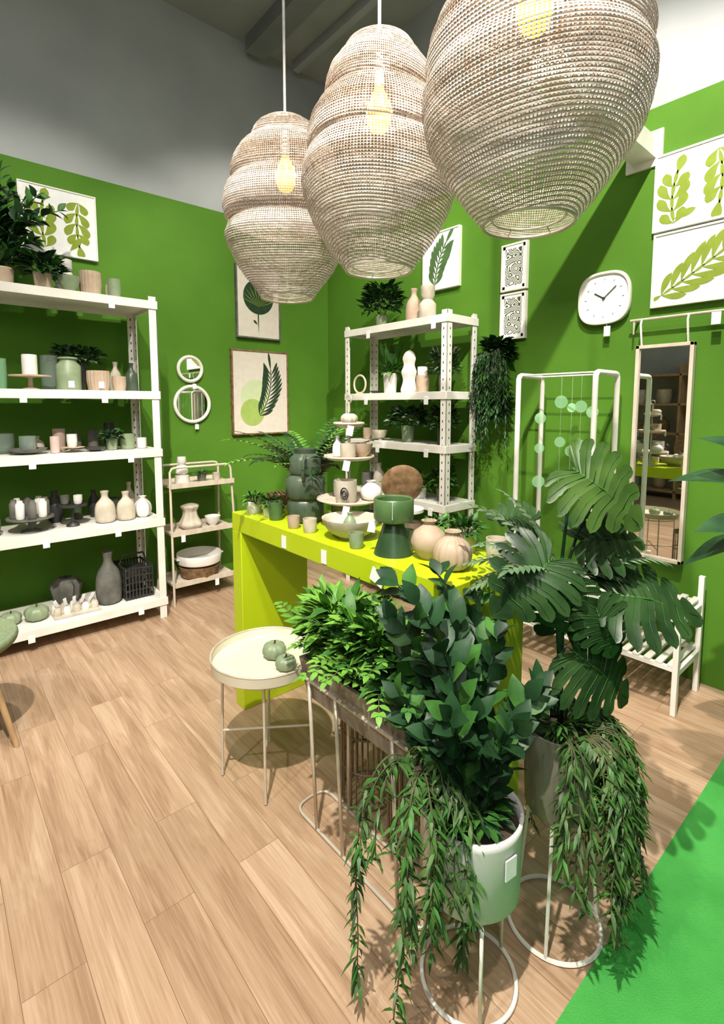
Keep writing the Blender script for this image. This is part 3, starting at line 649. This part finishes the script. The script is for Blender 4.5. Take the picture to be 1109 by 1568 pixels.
q.tube([(X,Y,Z0+.05),(X,Y,1.46)],.006,'wire',8); q.ring((X,Y,1.475),.016,.003,'wire',16,'x')
tag(q,X-.10,Y-.10,1.04); tag(q,X-.08,Y-.08,1.215); tag(q,X-.04,Y-.055,1.35)
q.build('tiered_cake_stand')
item('patterned_mug',1.27,1.56,1.0625,cup(.045,.09),'offw',label=None,extra=lambda q:(q.ring((1.226,1.515,1.107),.022,.003,'dark',20,'x'),q.ring((1.224,1.513,1.107),.012,.003,'dark',12,'x')))
item('ceramic_teapot',1.38,1.53,1.0625,rvase(.045,.08),'white'); item('white_cup',1.345,1.685,1.0625,cup(.033,.07),'white')
item('beige_cup',1.29,1.57,1.2375,cup(.032,.06),'offw'); item('pink_bowl',1.365,1.57,1.2375,bowl(.045,.055),'tan'); item('small_bottle',1.30,1.65,1.2375,bottle(.022,.085),'white')
gourd(1.30,1.575,1.3725,.034,'offw'); gourd(1.345,1.625,1.3725,.022,'pink')
item('cream_serving_bowl',1.205,1.45,Z0,bowl(.110,.075),'offw',44,22,.012)
item('mini_vase',1.20,1.45,Z0+.0155,rvase(.025,.08),'sage'); 
q=B(); X,Y=1.185,1.20
q.lathe(X,Y,[(.068,Z0),(.066,Z0+.006),(.048,Z0+.06),(.036,Z0+.10),(.034,Z0+.105)],'bottle',36)
q.lathe(X,Y,[(.034,Z0+.105),(.064,Z0+.115),(.068,Z0+.125),(.068,Z0+.185),(.064,Z0+.19),(.058,Z0+.185),(.056,Z0+.13),(.001,Z0+.125)],'moss',36,caps=False)
q.tube([(X-.05,Y-.045,Z0+.19),(X-.055,Y-.05,Z0+.13)],.001,'cord',4); tag(q,X-.05,Y+.054,Z0+.09); q.build('green_pedestal_planter')
item('faceted_vase',1.235,1.085,Z0,[(.030,0),(.055,.032),(.062,.058),(.050,.088),(.026,.106),(.018,.114),(.026,.126),(.018,.126),(.014,.10)],'tan',12)
item('ribbed_round_vase',1.205,.962,Z0,rvase(.058,.118),'tan',64,16,.035)
q=B(); q.obox((1.073,1.16,.90),(.004,.06,.045),(.35,0,0),'label'); q.obox((1.076,1.45,.90),(.003,.03,.05),(0,0,0),'label'); q.obox((1.076,1.72,.90),(.003,.03,.05),(0,0,0),'label'); q.build('price_tag')
pplant('potted_succulent',1.155,2.10,Z0,.038,.055,'white',(.05,.05,.04),70,.04,.014,['leafA','leafB'],1)
pplant('potted_succulent',1.18,1.995,Z0,.038,.055,'white',(.05,.05,.04),70,.04,.014,['leafA','leafB'],2)
item('wooden_bowl',1.29,2.10,Z0,bowl(.06,.07),'brown'); 
item('tan_bottle_vase',1.40,2.10,Z0,bottle(.04,.19),'tan')
def ferny(q,r):
    for i in range(30):
        a=r.uniform(0,2*PI); frond(q,(1.36,1.93,Z0+.12),(math.cos(a)*.9-.2,math.sin(a)*.9,r.uniform(.8,2.2)),r.uniform(.30,.48),16,.065,.015,r.choice(['leafB','leafA','leafC','leafC']),r,droop=1.1,a0=1.05)
pplant('potted_palm_fern',1.36,1.93,Z0,.055,.12,'white',(.05,.05,.04),40,.05,.012,['leafB'],3,extra=ferny)
item('cake_pedestal',1.37,1.33,Z0,stand(.075,.11),'white'); 
q=B(); q.lathe(0,0,[(.001,0),(.05,.0),(.078,.008),(.081,.012),(.05,.006),(.001,.006)],'brown',36,caps=False,R=Euler((math.radians(-75),0,math.radians(49-90))).to_matrix(),org=(1.385,1.355,Z0+.192)); q.box(1.37,1.34,Z0+.11,1.40,1.37,Z0+.125,'brown'); q.build('woven_plate')
item('white_pitcher',1.305,1.335,Z0,rvase(.035,.15),'white')
pplant('potted_succulent',1.38,1.18,Z0,.04,.06,'white',(.05,.05,.05),90,.04,.016,['leafA','leafB'],7)
pplant('potted_basil',1.38,1.05,Z0,.04,.07,'offw',(.06,.06,.06),90,.045,.018,['leafB'],8)
item('stoneware_jar',1.39,.93,Z0,cup(.035,.07),'offw'); item('sage_cup',1.28,1.23,Z0,cup(.028,.06),'sage'); item('tan_candle_holder',1.135,1.62,Z0,cup(.028,.055),'offw'); item('green_tumbler',1.15,1.90,Z0,cup(.032,.08),'moss')
item('cream_bottle_vase',1.40,1.76,Z0,bottle(.04,.17),'offw'); item('small_tan_cup',1.125,1.72,Z0,cup(.025,.05),'tan'); item('small_sage_jar',1.13,1.33,Z0,cup(.026,.055),'sage')

# left shelf goods ------------------------------------------------
rf=random.Random(123)
def filler(zt,xs,y,hmax,darker=0):
    for X in xs:
        k=rf.choice([0,1,2,3,4]); h=rf.uniform(.09,hmax); rr=rf.uniform(.036,.046)
        pf=[cup(rr,h*.8),rvase(rr,h),bottle(rr,h),candle(rr*.7,h*.8),cup(rr*.9,h)][k]
        mt=['tan','grey','offw','white','gglass'][k] if rf.random()<.6 else rf.choice(['sage','dgreen','grey','offw'])
        if rf.random()<darker: mt=rf.choice(['dgreen','grey','dark'])
        item(['ceramic_cup','round_vase','bottle_vase','wax_candle','glass_candle_jar'][k],X+rf.uniform(-.006,.006),y,zt,pf,mt,20)
t=2.1225
def ficus(q,r):
    for i in range(34):
        a=r.uniform(0,2*PI); k=r.uniform(.15,.55); zz(q,(.40,3.60,t+.10),(math.cos(a)*k-.1,math.sin(a)*k*.6,1),r.uniform(.22,.60),10,.085,.042,r,['leafB','leafC','leafC'],.25)
pplant('potted_ficus',.40,3.60,t,.06,.11,'tan',(.12,.12,.12),60,.085,.04,['leafB','leafC'],41,up=.5,extra=ficus,clip=3.91)
pplant('potted_pothos',.59,3.54,t,.05,.10,'tan',(.13,.09,.16),190,.075,.04,['leafB','leafC'],42,up=.3)
item('white_mug_stack',.735,3.72,t,[(.05,0),(.055,.01),(.055,.07),(.042,.08),(.05,.09),(.05,.16),(.042,.17),(.05,.18),(.05,.24),(.04,.20)],'white')
item('green_bowl',.72,3.51,t,bowl(.060,.09),'sage'); item('ribbed_canister',.845,3.55,t,cup(.062,.15),'tan',64,20,.03); item('white_canister',.885,3.74,t,cup(.055,.19),'white')
item('sage_candle_jar',.985,3.56,t,cup(.040,.13),'sage'); item('candle',1.0,3.70,t,candle(.03,.12),'pink')
filler(t,[-.15,-.04,.07,.18],3.6,.2)
t=1.5425
item('wooden_cake_pedestal',.50,3.56,t,stand(.11,.085),'tan'); item('wax_candle',.50,3.56,t+.0845,candle(.040,.12),'white'); item('glass_hurricane',.63,3.74,t,cup(.05,.22),'glass')
item('green_glass_jar',.70,3.56,t,[(.060,0),(.068,.01),(.068,.15),(.045,.175),(.045,.19),(.054,.19),(.054,.20),(.001,.205)],'sage',40,20,.02,label=.068)
item('ribbed_canister',.865,3.55,t,cup(.066,.125),'tan',64,18,.035,label=.066); item('ribbed_candle_cup',.99,3.56,t,cup(.042,.095),'tan',48,14,.03)
pplant('potted_ivy',.80,3.76,t,.045,.20,'dark',(.20,.08,.14),360,.048,.03,['leafC','leafE','leafS'],43,up=.25)
filler(t,[-.17,-.06,.05,.16,.27,.36],3.58,.2); filler(t,[1.03,1.12],3.76,.20)
t=1.1625
item('wooden_tray',.47,3.58,t,bowl(.10,.03),'grey'); item('glass_tumbler',.47,3.58,t+.0065,cup(.045,.10),'glass'); item('pink_candle',.605,3.55,t,candle(.026,.10),'pink'); item('candle_plate',.70,3.56,t,stand(.07,.03),'tan')
item('white_candle_cup',.70,3.56,t+.0295,cup(.03,.08),'white'); item('pink_candle_jar',.655,3.70,t,cup(.036,.14),'pink'); item('metal_dish',.82,3.53,t,bowl(.06,.025),'dark')
pplant('potted_herb',.93,3.56,t,.036,.075,'sage',(.08,.07,.07),170,.042,.022,['leafB','leafC','leafS'],44)
item('sage_cup',1.03,3.57,t,cup(.046,.10),'sage'); item('white_cup',1.12,3.57,t,cup(.032,.07),'white'); item('glass_bowl',.36,3.70,t,cup(.06,.12),'glass')
filler(t,[-.17,-.06,.05,.16],3.58,.18,.7); filler(t,[.55,.77,.87,.98,1.09],3.78,.17,.8)
t=.6925
item('stone_cake_pedestal',.46,3.58,t,stand(.125,.09),'grey')
q=B()
for k in range(8):
    a=k*2*PI/8; q.lathe(.46+.08*math.cos(a),3.58+.08*math.sin(a),[(.021,t+.0905),(.024,t+.10),(.024,t+.18),(.016,t+.19),(.016,t+.20),(.001,t+.202)],'white' if k%2 else 'grey',14)
q.build('spice_jar_set')
item('dark_cake_pedestal',.685,3.58,t,stand(.085,.14),'dark'); item('black_cup',.65,3.60,t+.1395,cup(.026,.055),'grey'); item('white_cup',.715,3.56,t+.1395,cup(.026,.055),'white')
item('cream_bottle_vase',.87,3.56,t,bottle(.062,.20),'offw'); item('cream_bottle_vase',.995,3.55,t,bottle(.058,.185),'offw'); item('sculptural_vase',1.11,3.57,t,rvase(.054,.14),'white',40,5,.12); item('round_vase',.62,3.76,t,rvase(.05,.20),'dark')
filler(t,[-.17,-.06,.05,.16,.27],3.58,.2,.7); filler(t,[.75,.86,.98,1.09],3.78,.24,.9)
t=.1425
gourd(.46,3.57,t,.065,'sage'); gourd(.33,3.59,t,.055,'sage'); 
q=B(); q.box(.54,3.48,t,.80,3.67,t+.008,'offw'); 
for k in range(5):
    for j in range(2): q.lathe(.565+.052*k,3.53+.08*j,[(.022,t+.008),(.023,t+.035),(.017,t+.05),(.001,t+.051)],'white' if (k+j)%2 else 'offw',14)
    q.obox((.565+.05*k,3.57,t+.07),(.020,.002,.055),(.2,.25*(k-2),.3),'label')
q.build('tealight_tray_set')
item('round_stoneware_vase',.66,3.77,t,[(.05,0),(.07,.02),(.09,.12),(.06,.16),(.04,.17),(.04,.13)],'grey',24,9,.12)
item('grey_bottle_vase',.875,3.58,t,bottle(.078,.34),'grey',40,20,.02)
def basket(name,x0,y0,z0,w,d,h,mat):
    q=B(); 
    for k in range(5):
        zz_=z0+.012+k*(h-.024)/4
        q.tube([(x0,y0,zz_),(x0+w,y0,zz_),(x0+w,y0+d,zz_),(x0,y0+d,zz_)],.007,mat,6,True)
    for i in range(9):
        for yy in (y0,y0+d): q.box(x0+w*i/8-.004,yy-.004,z0,x0+w*i/8+.004,yy+.004,z0+h,mat)
    for i in range(1,5):
        for xx in (x0,x0+w): q.box(xx-.004,y0+d*i/5-.004,z0,xx+.004,y0+d*i/5+.004,z0+h,mat)
    q.box(x0,y0,z0,x0+w,y0+d,z0+.008,mat); q.tube([(x0,y0+d/2,z0+h),(x0+.02,y0+d/2,z0+h+.06),(x0+w-.02,y0+d/2,z0+h+.06),(x0+w,y0+d/2,z0+h)],.007,mat,6); q.build(name)
basket('wire_crate',.965,3.52,t,.175,.25,.22,'dark')
item('dark_bowl_stack',1.05,3.65,t+.0085,bowl(.065,.18),'dark'); filler(t,[-.15,-.03,.09,.20],3.6,.2,.6)

# right shelf goods -------------------------------------------------
t=2.0425
pplant('potted_ivy',2.74,2.92,t,.05,.10,'sage',(.15,.26,.34),520,.075,.034,['leafB','leafC','leafC'],51,up=.5)
item('tan_jug',2.74,2.58,t,bottle(.06,.24),'tan'); item('striped_vase',2.72,2.43,t,[(.045,0),(.060,.02),(.060,.11),(.035,.14),(.050,.17),(.050,.235),(.035,.24)],'offw'); item('tan_jug',2.84,2.70,t,bottle(.045,.20),'offw')
t=1.5425
def stalky(q,r):
    for i in range(20):
        a=r.uniform(0,2*PI); q.leaf((2.72,2.80,t+.11),(math.cos(a)*.3,math.sin(a)*.3,1),V((math.cos(a),math.sin(a),0)),.28,.045,'leafB',-.1,4)
pplant('potted_snake_plant',2.72,2.80,t,.055,.15,'white',(.09,.09,.10),90,.075,.03,['leafB','leafA'],52,extra=stalky)
q=B(); X,Y=2.72,2.60
q.lathe(X,Y,interp([(.05,t),(.058,t+.02),(.042,t+.09),(.054,t+.15),(.038,t+.20),(.046,t+.25),(.03,t+.29),(.001,t+.31)],26),'white',20,5,.1); q.build('white_cactus_figurine')
item('tan_pot',2.71,2.46,t,cup(.048,.12),'tan',label=None); item('white_canister',2.71,2.46,t+.12,candle(.036,.06),'white')
q=B(); q.ring((2.655,3.08,t+.075),.07,.008,'palewood',30,'x'); q.box(2.64,3.05,t,2.67,3.11,t+.006,'palewood'); q.build('wooden_ring_ornament')
item('candle_tray',2.71,2.95,t,bowl(.05,.02),'dark')
pplant('potted_eucalyptus',2.75,2.29,t,.045,.12,'grey',(.15,.15,.30),420,.038,.026,['leafE','leafS','leafC'],53,up=.35)
t=1.1825
pplant('potted_ivy',2.73,2.62,t,.05,.12,'sage',(.13,.24,.22),420,.055,.034,['leafC','leafB','leafS'],54,up=.3)
item('cream_bowl',2.70,2.90,t,bowl(.065,.07),'offw'); item('tan_candle_holder',2.70,3.04,t,cup(.035,.09),'tan')
pplant('potted_eucalyptus',2.73,2.28,t,.045,.12,'dark',(.13,.13,.24),400,.04,.026,['leafC','leafE'],55,up=.25)
t=.7825
pplant('potted_succulent',2.72,2.48,t,.05,.08,'white',(.11,.12,.14),190,.065,.024,['leafA','leafB'],56)
pplant('potted_succulent',2.72,2.72,t,.05,.08,'white',(.11,.11,.14),190,.065,.024,['leafB','leafA'],57)
pplant('potted_ivy',2.75,2.29,t,.05,.10,'grey',(.12,.12,.24),260,.055,.024,['leafB','leafE'],58)
item('cream_bottle_vase',2.72,2.92,t,bottle(.05,.21),'offw'); item('grey_jar',2.72,3.06,t,cup(.05,.13),'grey')
t=.4425
for k,(Y) in enumerate((2.3,2.55,2.8,3.05)): item('stoneware_pot',2.74,Y,t,cup(.07,.14),('sage','tan','offw','grey')[k])
t=.1425
item('storage_pot',2.76,2.35,t,cup(.09,.16),'tan'); item('storage_pot',2.76,2.65,t,cup(.09,.16),'sage')
def wallhang(q,r):
    for i in range(26):
        a=r.uniform(.55*PI,1.45*PI); trailing(q,(2.90,2.0,1.78),math.cos(a)*.35,math.sin(a)*.2,r.uniform(.3,.75),r,'leafC')
    bush(q,(2.88,1.97,1.45),(.09,.10,.25),180,.07,.04,['leafC','leafC','leafB'],r,up=-.2)
pplant('hanging_wall_plant',2.93,2.0,1.66,.055,.09,'white',(.09,.12,.22),360,.075,.038,['leafC','leafC','leafB'],59,up=.3,extra=wallhang)

# trolley -------------------------------------------------------------
q=B()
for yy,yt in ((3.56,3.62),(3.90,3.84)):
    q.tube([(1.30,yy,.0),(1.32,yt,.97),(1.335,yt,.995),(1.36,yt,1.0),(1.75,yt,1.0),(1.775,yt,.995),(1.79,yt,.97),(1.81,yy,.0)],.009,'palewood',8)
for zz_ in (.14,.52,.87):
    q.box(1.315,3.585,zz_-.016,1.795,3.875,zz_,'palewood'); q.box(1.31,3.58,zz_-.016,1.80,3.592,zz_+.02,'palewood'); q.box(1.31,3.868,zz_-.016,1.80,3.88,zz_+.02,'palewood')
q.box(1.37,3.571,.46,1.40,3.574,.51,'label'); q.box(1.62,3.571,.08,1.65,3.574,.13,'label')
q.build('wooden_plant_trolley')
item('white_cup_stack',1.44,3.70,.8702,[(.05,0),(.055,.01),(.05,.06),(.03,.07),(.045,.08),(.04,.13),(.02,.14),(.035,.16),(.03,.2),(.001,.2)],'white')
pplant('potted_succulent',1.60,3.72,.8702,.035,.05,'grey',(.05,.05,.05),60,.04,.015,['leafS','leafB'],61); item('white_cup',1.71,3.70,.8702,cup(.03,.06),'offw')
q=B(); bz=.5202; q.lathe(1.50,3.72,interp([(.06,bz),(.085,bz+.03),(.06,bz+.08),(.05,bz+.13),(.065,bz+.17),(.02,bz+.19)],20),'offw',30,7,.08); q.build('sculptural_vase')
item('white_bowl',1.67,3.70,.5202,bowl(.06,.07),'white')
item('wicker_basket',1.56,3.72,.1402,[(.12,0),(.14,.01),(.15,.07),(.155,.085),(.13,.09),(.001,.09)],'brown',40)
q=B(); bz=.2302; q.lathe(1.56,3.72,[(.12,bz),(.16,bz+.02),(.17,bz+.08),(.165,bz+.09),(.13,bz+.03),(.001,bz+.025)],'white',40,caps=False); q.box(1.375,3.69,bz+.06,1.405,3.75,bz+.07,'white'); q.box(1.715,3.69,bz+.06,1.745,3.75,bz+.07,'white'); q.build('enamel_roasting_dish')

# garment style display rack -------------------------------------------
q=B(); rx0,rx1,ry0,ry1,ht=2.60,2.86,1.18,1.62,1.62
for yy in (ry0,ry1):
    q.tube([(rx0,yy,0),(rx0,yy,ht-.02),(rx0+.01,yy,ht-.005),(rx0+.025,yy,ht),(rx1-.025,yy,ht),(rx1-.01,yy,ht-.005),(rx1,yy,ht-.02),(rx1,yy,0)],.015,'cream',8)
for xx in (rx0+.02,rx1-.02): q.tube([(xx,ry0,ht),(xx,ry1,ht)],.005,'cream',8)
for zz_ in (.50,.20):
    for xx in (rx0,rx1): q.tube([(xx,ry0,zz_-.02),(xx,ry1,zz_-.02)],.010,'cream',6)
    n=8
    for k in range(n): Y=ry0+.03+(ry1-ry0-.06)*k/(n-1); q.box(rx0-.008,Y-.014,zz_-.010,rx1+.008,Y+.014,zz_+.004,'cream')
q.build('display_clothes_rack')
q=B(); rg=random.Random(3)
for (x_,y_) in ((2.62,1.26),(2.62,1.37),(2.62,1.49),(2.84,1.30),(2.84,1.42)):
    q.tube([(x_,y_,1.614),(x_,y_,.95)],.0006,'cord',4)
    for k in range(3):
        z_=1.47-k*.19-rg.uniform(0,.11); rr=rg.uniform(.026,.036); q.lathe(0,0,[(rr,-.001),(rr,.001)],'disc',24,R=Euler((0,PI/2,.75)).to_matrix(),org=(x_,y_,z_))
q.build('glass_disc_garland')
# slatted bench ----------------------------------------------------------
q=B(); bx0,bx1,by0,by1=2.58,2.90,.74,1.14
for yy in (by0,by1):
    for xx in (bx0,bx1): q.box(xx-.014,yy-.012,0,xx+.014,yy+.012,.56 if xx==bx0 else .60,'cream')
    for zz_ in (.46,.22): q.box(bx0,yy-.010,zz_-.03,bx1,yy+.010,zz_,'cream')
for zz_ in (.485,.245):
    for xx in (bx0,bx1): q.box(xx-.011,by0,zz_-.035,xx+.011,by1,zz_-.012,'cream')
    for k in range(8): Y=by0+.02+(by1-by0-.04)*k/7; q.box(bx0-.012,Y-.015,zz_-.012,bx1+.012,Y+.015,zz_,'cream')
q.build('slatted_shoe_rack',.002)

# chair at left edge --------------------------------------------------------
q=B(); cx,cy=.03,2.62
q.lathe(cx,cy,interp([(.001,.43),(.14,.425),(.215,.44),(.235,.465),(.228,.49),(.20,.482),(.12,.468),(.001,.465)],24),'seat',44,caps=False)
for a in (-.55,.55+PI/2-.3,PI-.4,-PI/2-.4):
    q.tube([(cx+.12*math.cos(a),cy+.12*math.sin(a),.44),(cx+.225*math.cos(a),cy+.225*math.sin(a),.0)],[.016,.011],'wood',10)
vs=[];fs=[];n=14
for j in range(6):
    for i in range(n+1):
        a=PI*.55+PI*.9*i/n; z=.48+.06*j; k=.235+.02*j; vs.append((cx+k*math.cos(a),cy+k*math.sin(a),z-(.10*abs(i/n-.5)*2)**1*(j/5)))
for j in range(5):
    for i in range(n): o=j*(n+1)+i; fs.append((o,o+1,o+n+2,o+n+1))
q.add(vs,fs,'seat',True); o=q.build('upholstered_chair')
# right hand rubber plant (mostly outside the frame)
r=random.Random(77); px_,py_=2.14,.28
q=B(); pot(q,px_,py_,.005,.17,.36,'brown',.8)
q.tube([(px_,py_,.3),(px_+.02,py_,.7),(px_,py_+.01,1.2)],[.02,.017,.012],'stem',8)
for d,z0,l in (((-.3,.7,.6),1.15,.30),((-.25,.9,.25),1.12,.36),((-.15,.8,-.25),1.0,.34),((.5,.5,.8),1.0,.4),((.2,-.8,.6),1.0,.4),((.7,-.2,.5),.9,.4),((-.5,.2,.9),1.2,.26),((-.4,.5,.1),1.0,.26)):
    d=V(d).normalized(); st=V((px_,py_,z0)); q.tube([st,st+d*.12+V((0,0,.03))],.006,'leafC',5); q.leaf(st+d*.12+V((0,0,.03)),d,V((-.25,-.15,.95)),l*.75,.13,'leafC',.3,8,.2,.45)
q.build('potted_rubber_plant',flip=False)

# far-side wooden display shelf (seen in the mirrors)
q=B()
for z in (.1,.55,1.0,1.45,1.9): q.box(X0+.02,.8,z,X0+.42,3.6,z+.03,'wood')
for y in (.8,1.7,2.65,3.57): q.box(X0+.02,y,0,X0+.42,y+.03,2.1,'wood')
q.build('wooden_display_shelf')
rb=random.Random(9)
for z in (.1305,.5805,1.0305,1.4805):
    for k in range(7):
        Y=.98+k*.39+rb.uniform(-.03,.03)
        if min(abs(Y-1.7),abs(Y-2.65))<.14: continue
        item(rb.choice(['storage_basket','ceramic_pot','white_jar']),X0+.22,Y,z,rb.choice([cup(.11,.22),rvase(.09,.24),cup(.09,.15)]),rb.choice(['brown','tan','offw','sage','white']),24)

# ---------------------------------------------------------------- lights
def spot(loc,tgt,e,size,col=(1,.93,.84),rad=.05,blend=.5):
    l=bpy.data.lights.new('track_spot','SPOT'); l.energy=e; l.spot_size=math.radians(size); l.spot_blend=blend; l.color=col; l.shadow_soft_size=rad
    o=bpy.data.objects.new('track_spot_light',l); o.location=loc; o.rotation_euler=(V(tgt)-V(loc)).to_track_quat('-Z','Y').to_euler(); bpy.context.collection.objects.link(o)
def area(loc,tgt,e,s,col=(1,1,1)):
    l=bpy.data.lights.new('soft_fill','AREA'); l.energy=e; l.size=s; l.color=col  # added soft fill, no fixture modelled
    o=bpy.data.objects.new('soft_fill_light',l); o.location=loc; o.rotation_euler=(V(tgt)-V(loc)).to_track_quat('-Z','Y').to_euler(); bpy.context.collection.objects.link(o)
spot((-.35,.2,4.2),(1.0,1.6,.4),960,75,rad=.03)
spot((-1.7,.7,4.1),(1.1,1.8,.5),240,50,rad=.03)
spot((1.2,.43,3.93),(3.0,1.6,1.7),480,80,rad=.025)
spot((.2,1.4,4.2),(.6,3.7,1.2),290,70)
spot((1.7,2.0,4.2),(2.4,3.7,1.5),210,80)
spot((.1,-.6,4.2),(.5,.9,.0),150,70)
area((.6,1.0,4.35),(.6,1.0,0),32,2.6)  # added overhead fill, not a real panel
area((-1.2,-1.2,3.2),(1.6,2.0,1.0),36,1.4)  # added frontal fill from the camera side, not a ceiling fixture
w=bpy.data.worlds.new('world'); w.use_nodes=True; S.world=w; w.node_tree.nodes['Background'].inputs['Color'].default_value=(.5,.5,.5,1); w.node_tree.nodes['Background'].inputs['Strength'].default_value=.3

# ---------------------------------------------------------------- camera
H=1.45; TH=math.radians(5.4); PSI=math.radians(49)
cam=bpy.data.cameras.new('camera'); co=bpy.data.objects.new('camera',cam); bpy.context.collection.objects.link(co); S.camera=co
fw=V((math.cos(PSI),math.sin(PSI),0)); rt=V((math.sin(PSI),-math.cos(PSI),0)); up=V((0,0,1))
F=fw*math.cos(TH)-up*math.sin(TH); U=fw*math.sin(TH)+up*math.cos(TH)
m=Matrix((rt,U,-F)).transposed().to_4x4(); m.translation=V((0,0,H)); co.matrix_world=m
cam.sensor_fit='VERTICAL'; cam.sensor_height=36; cam.lens=775/1568*36; cam.shift_y=-90/1568; cam.clip_start=.02
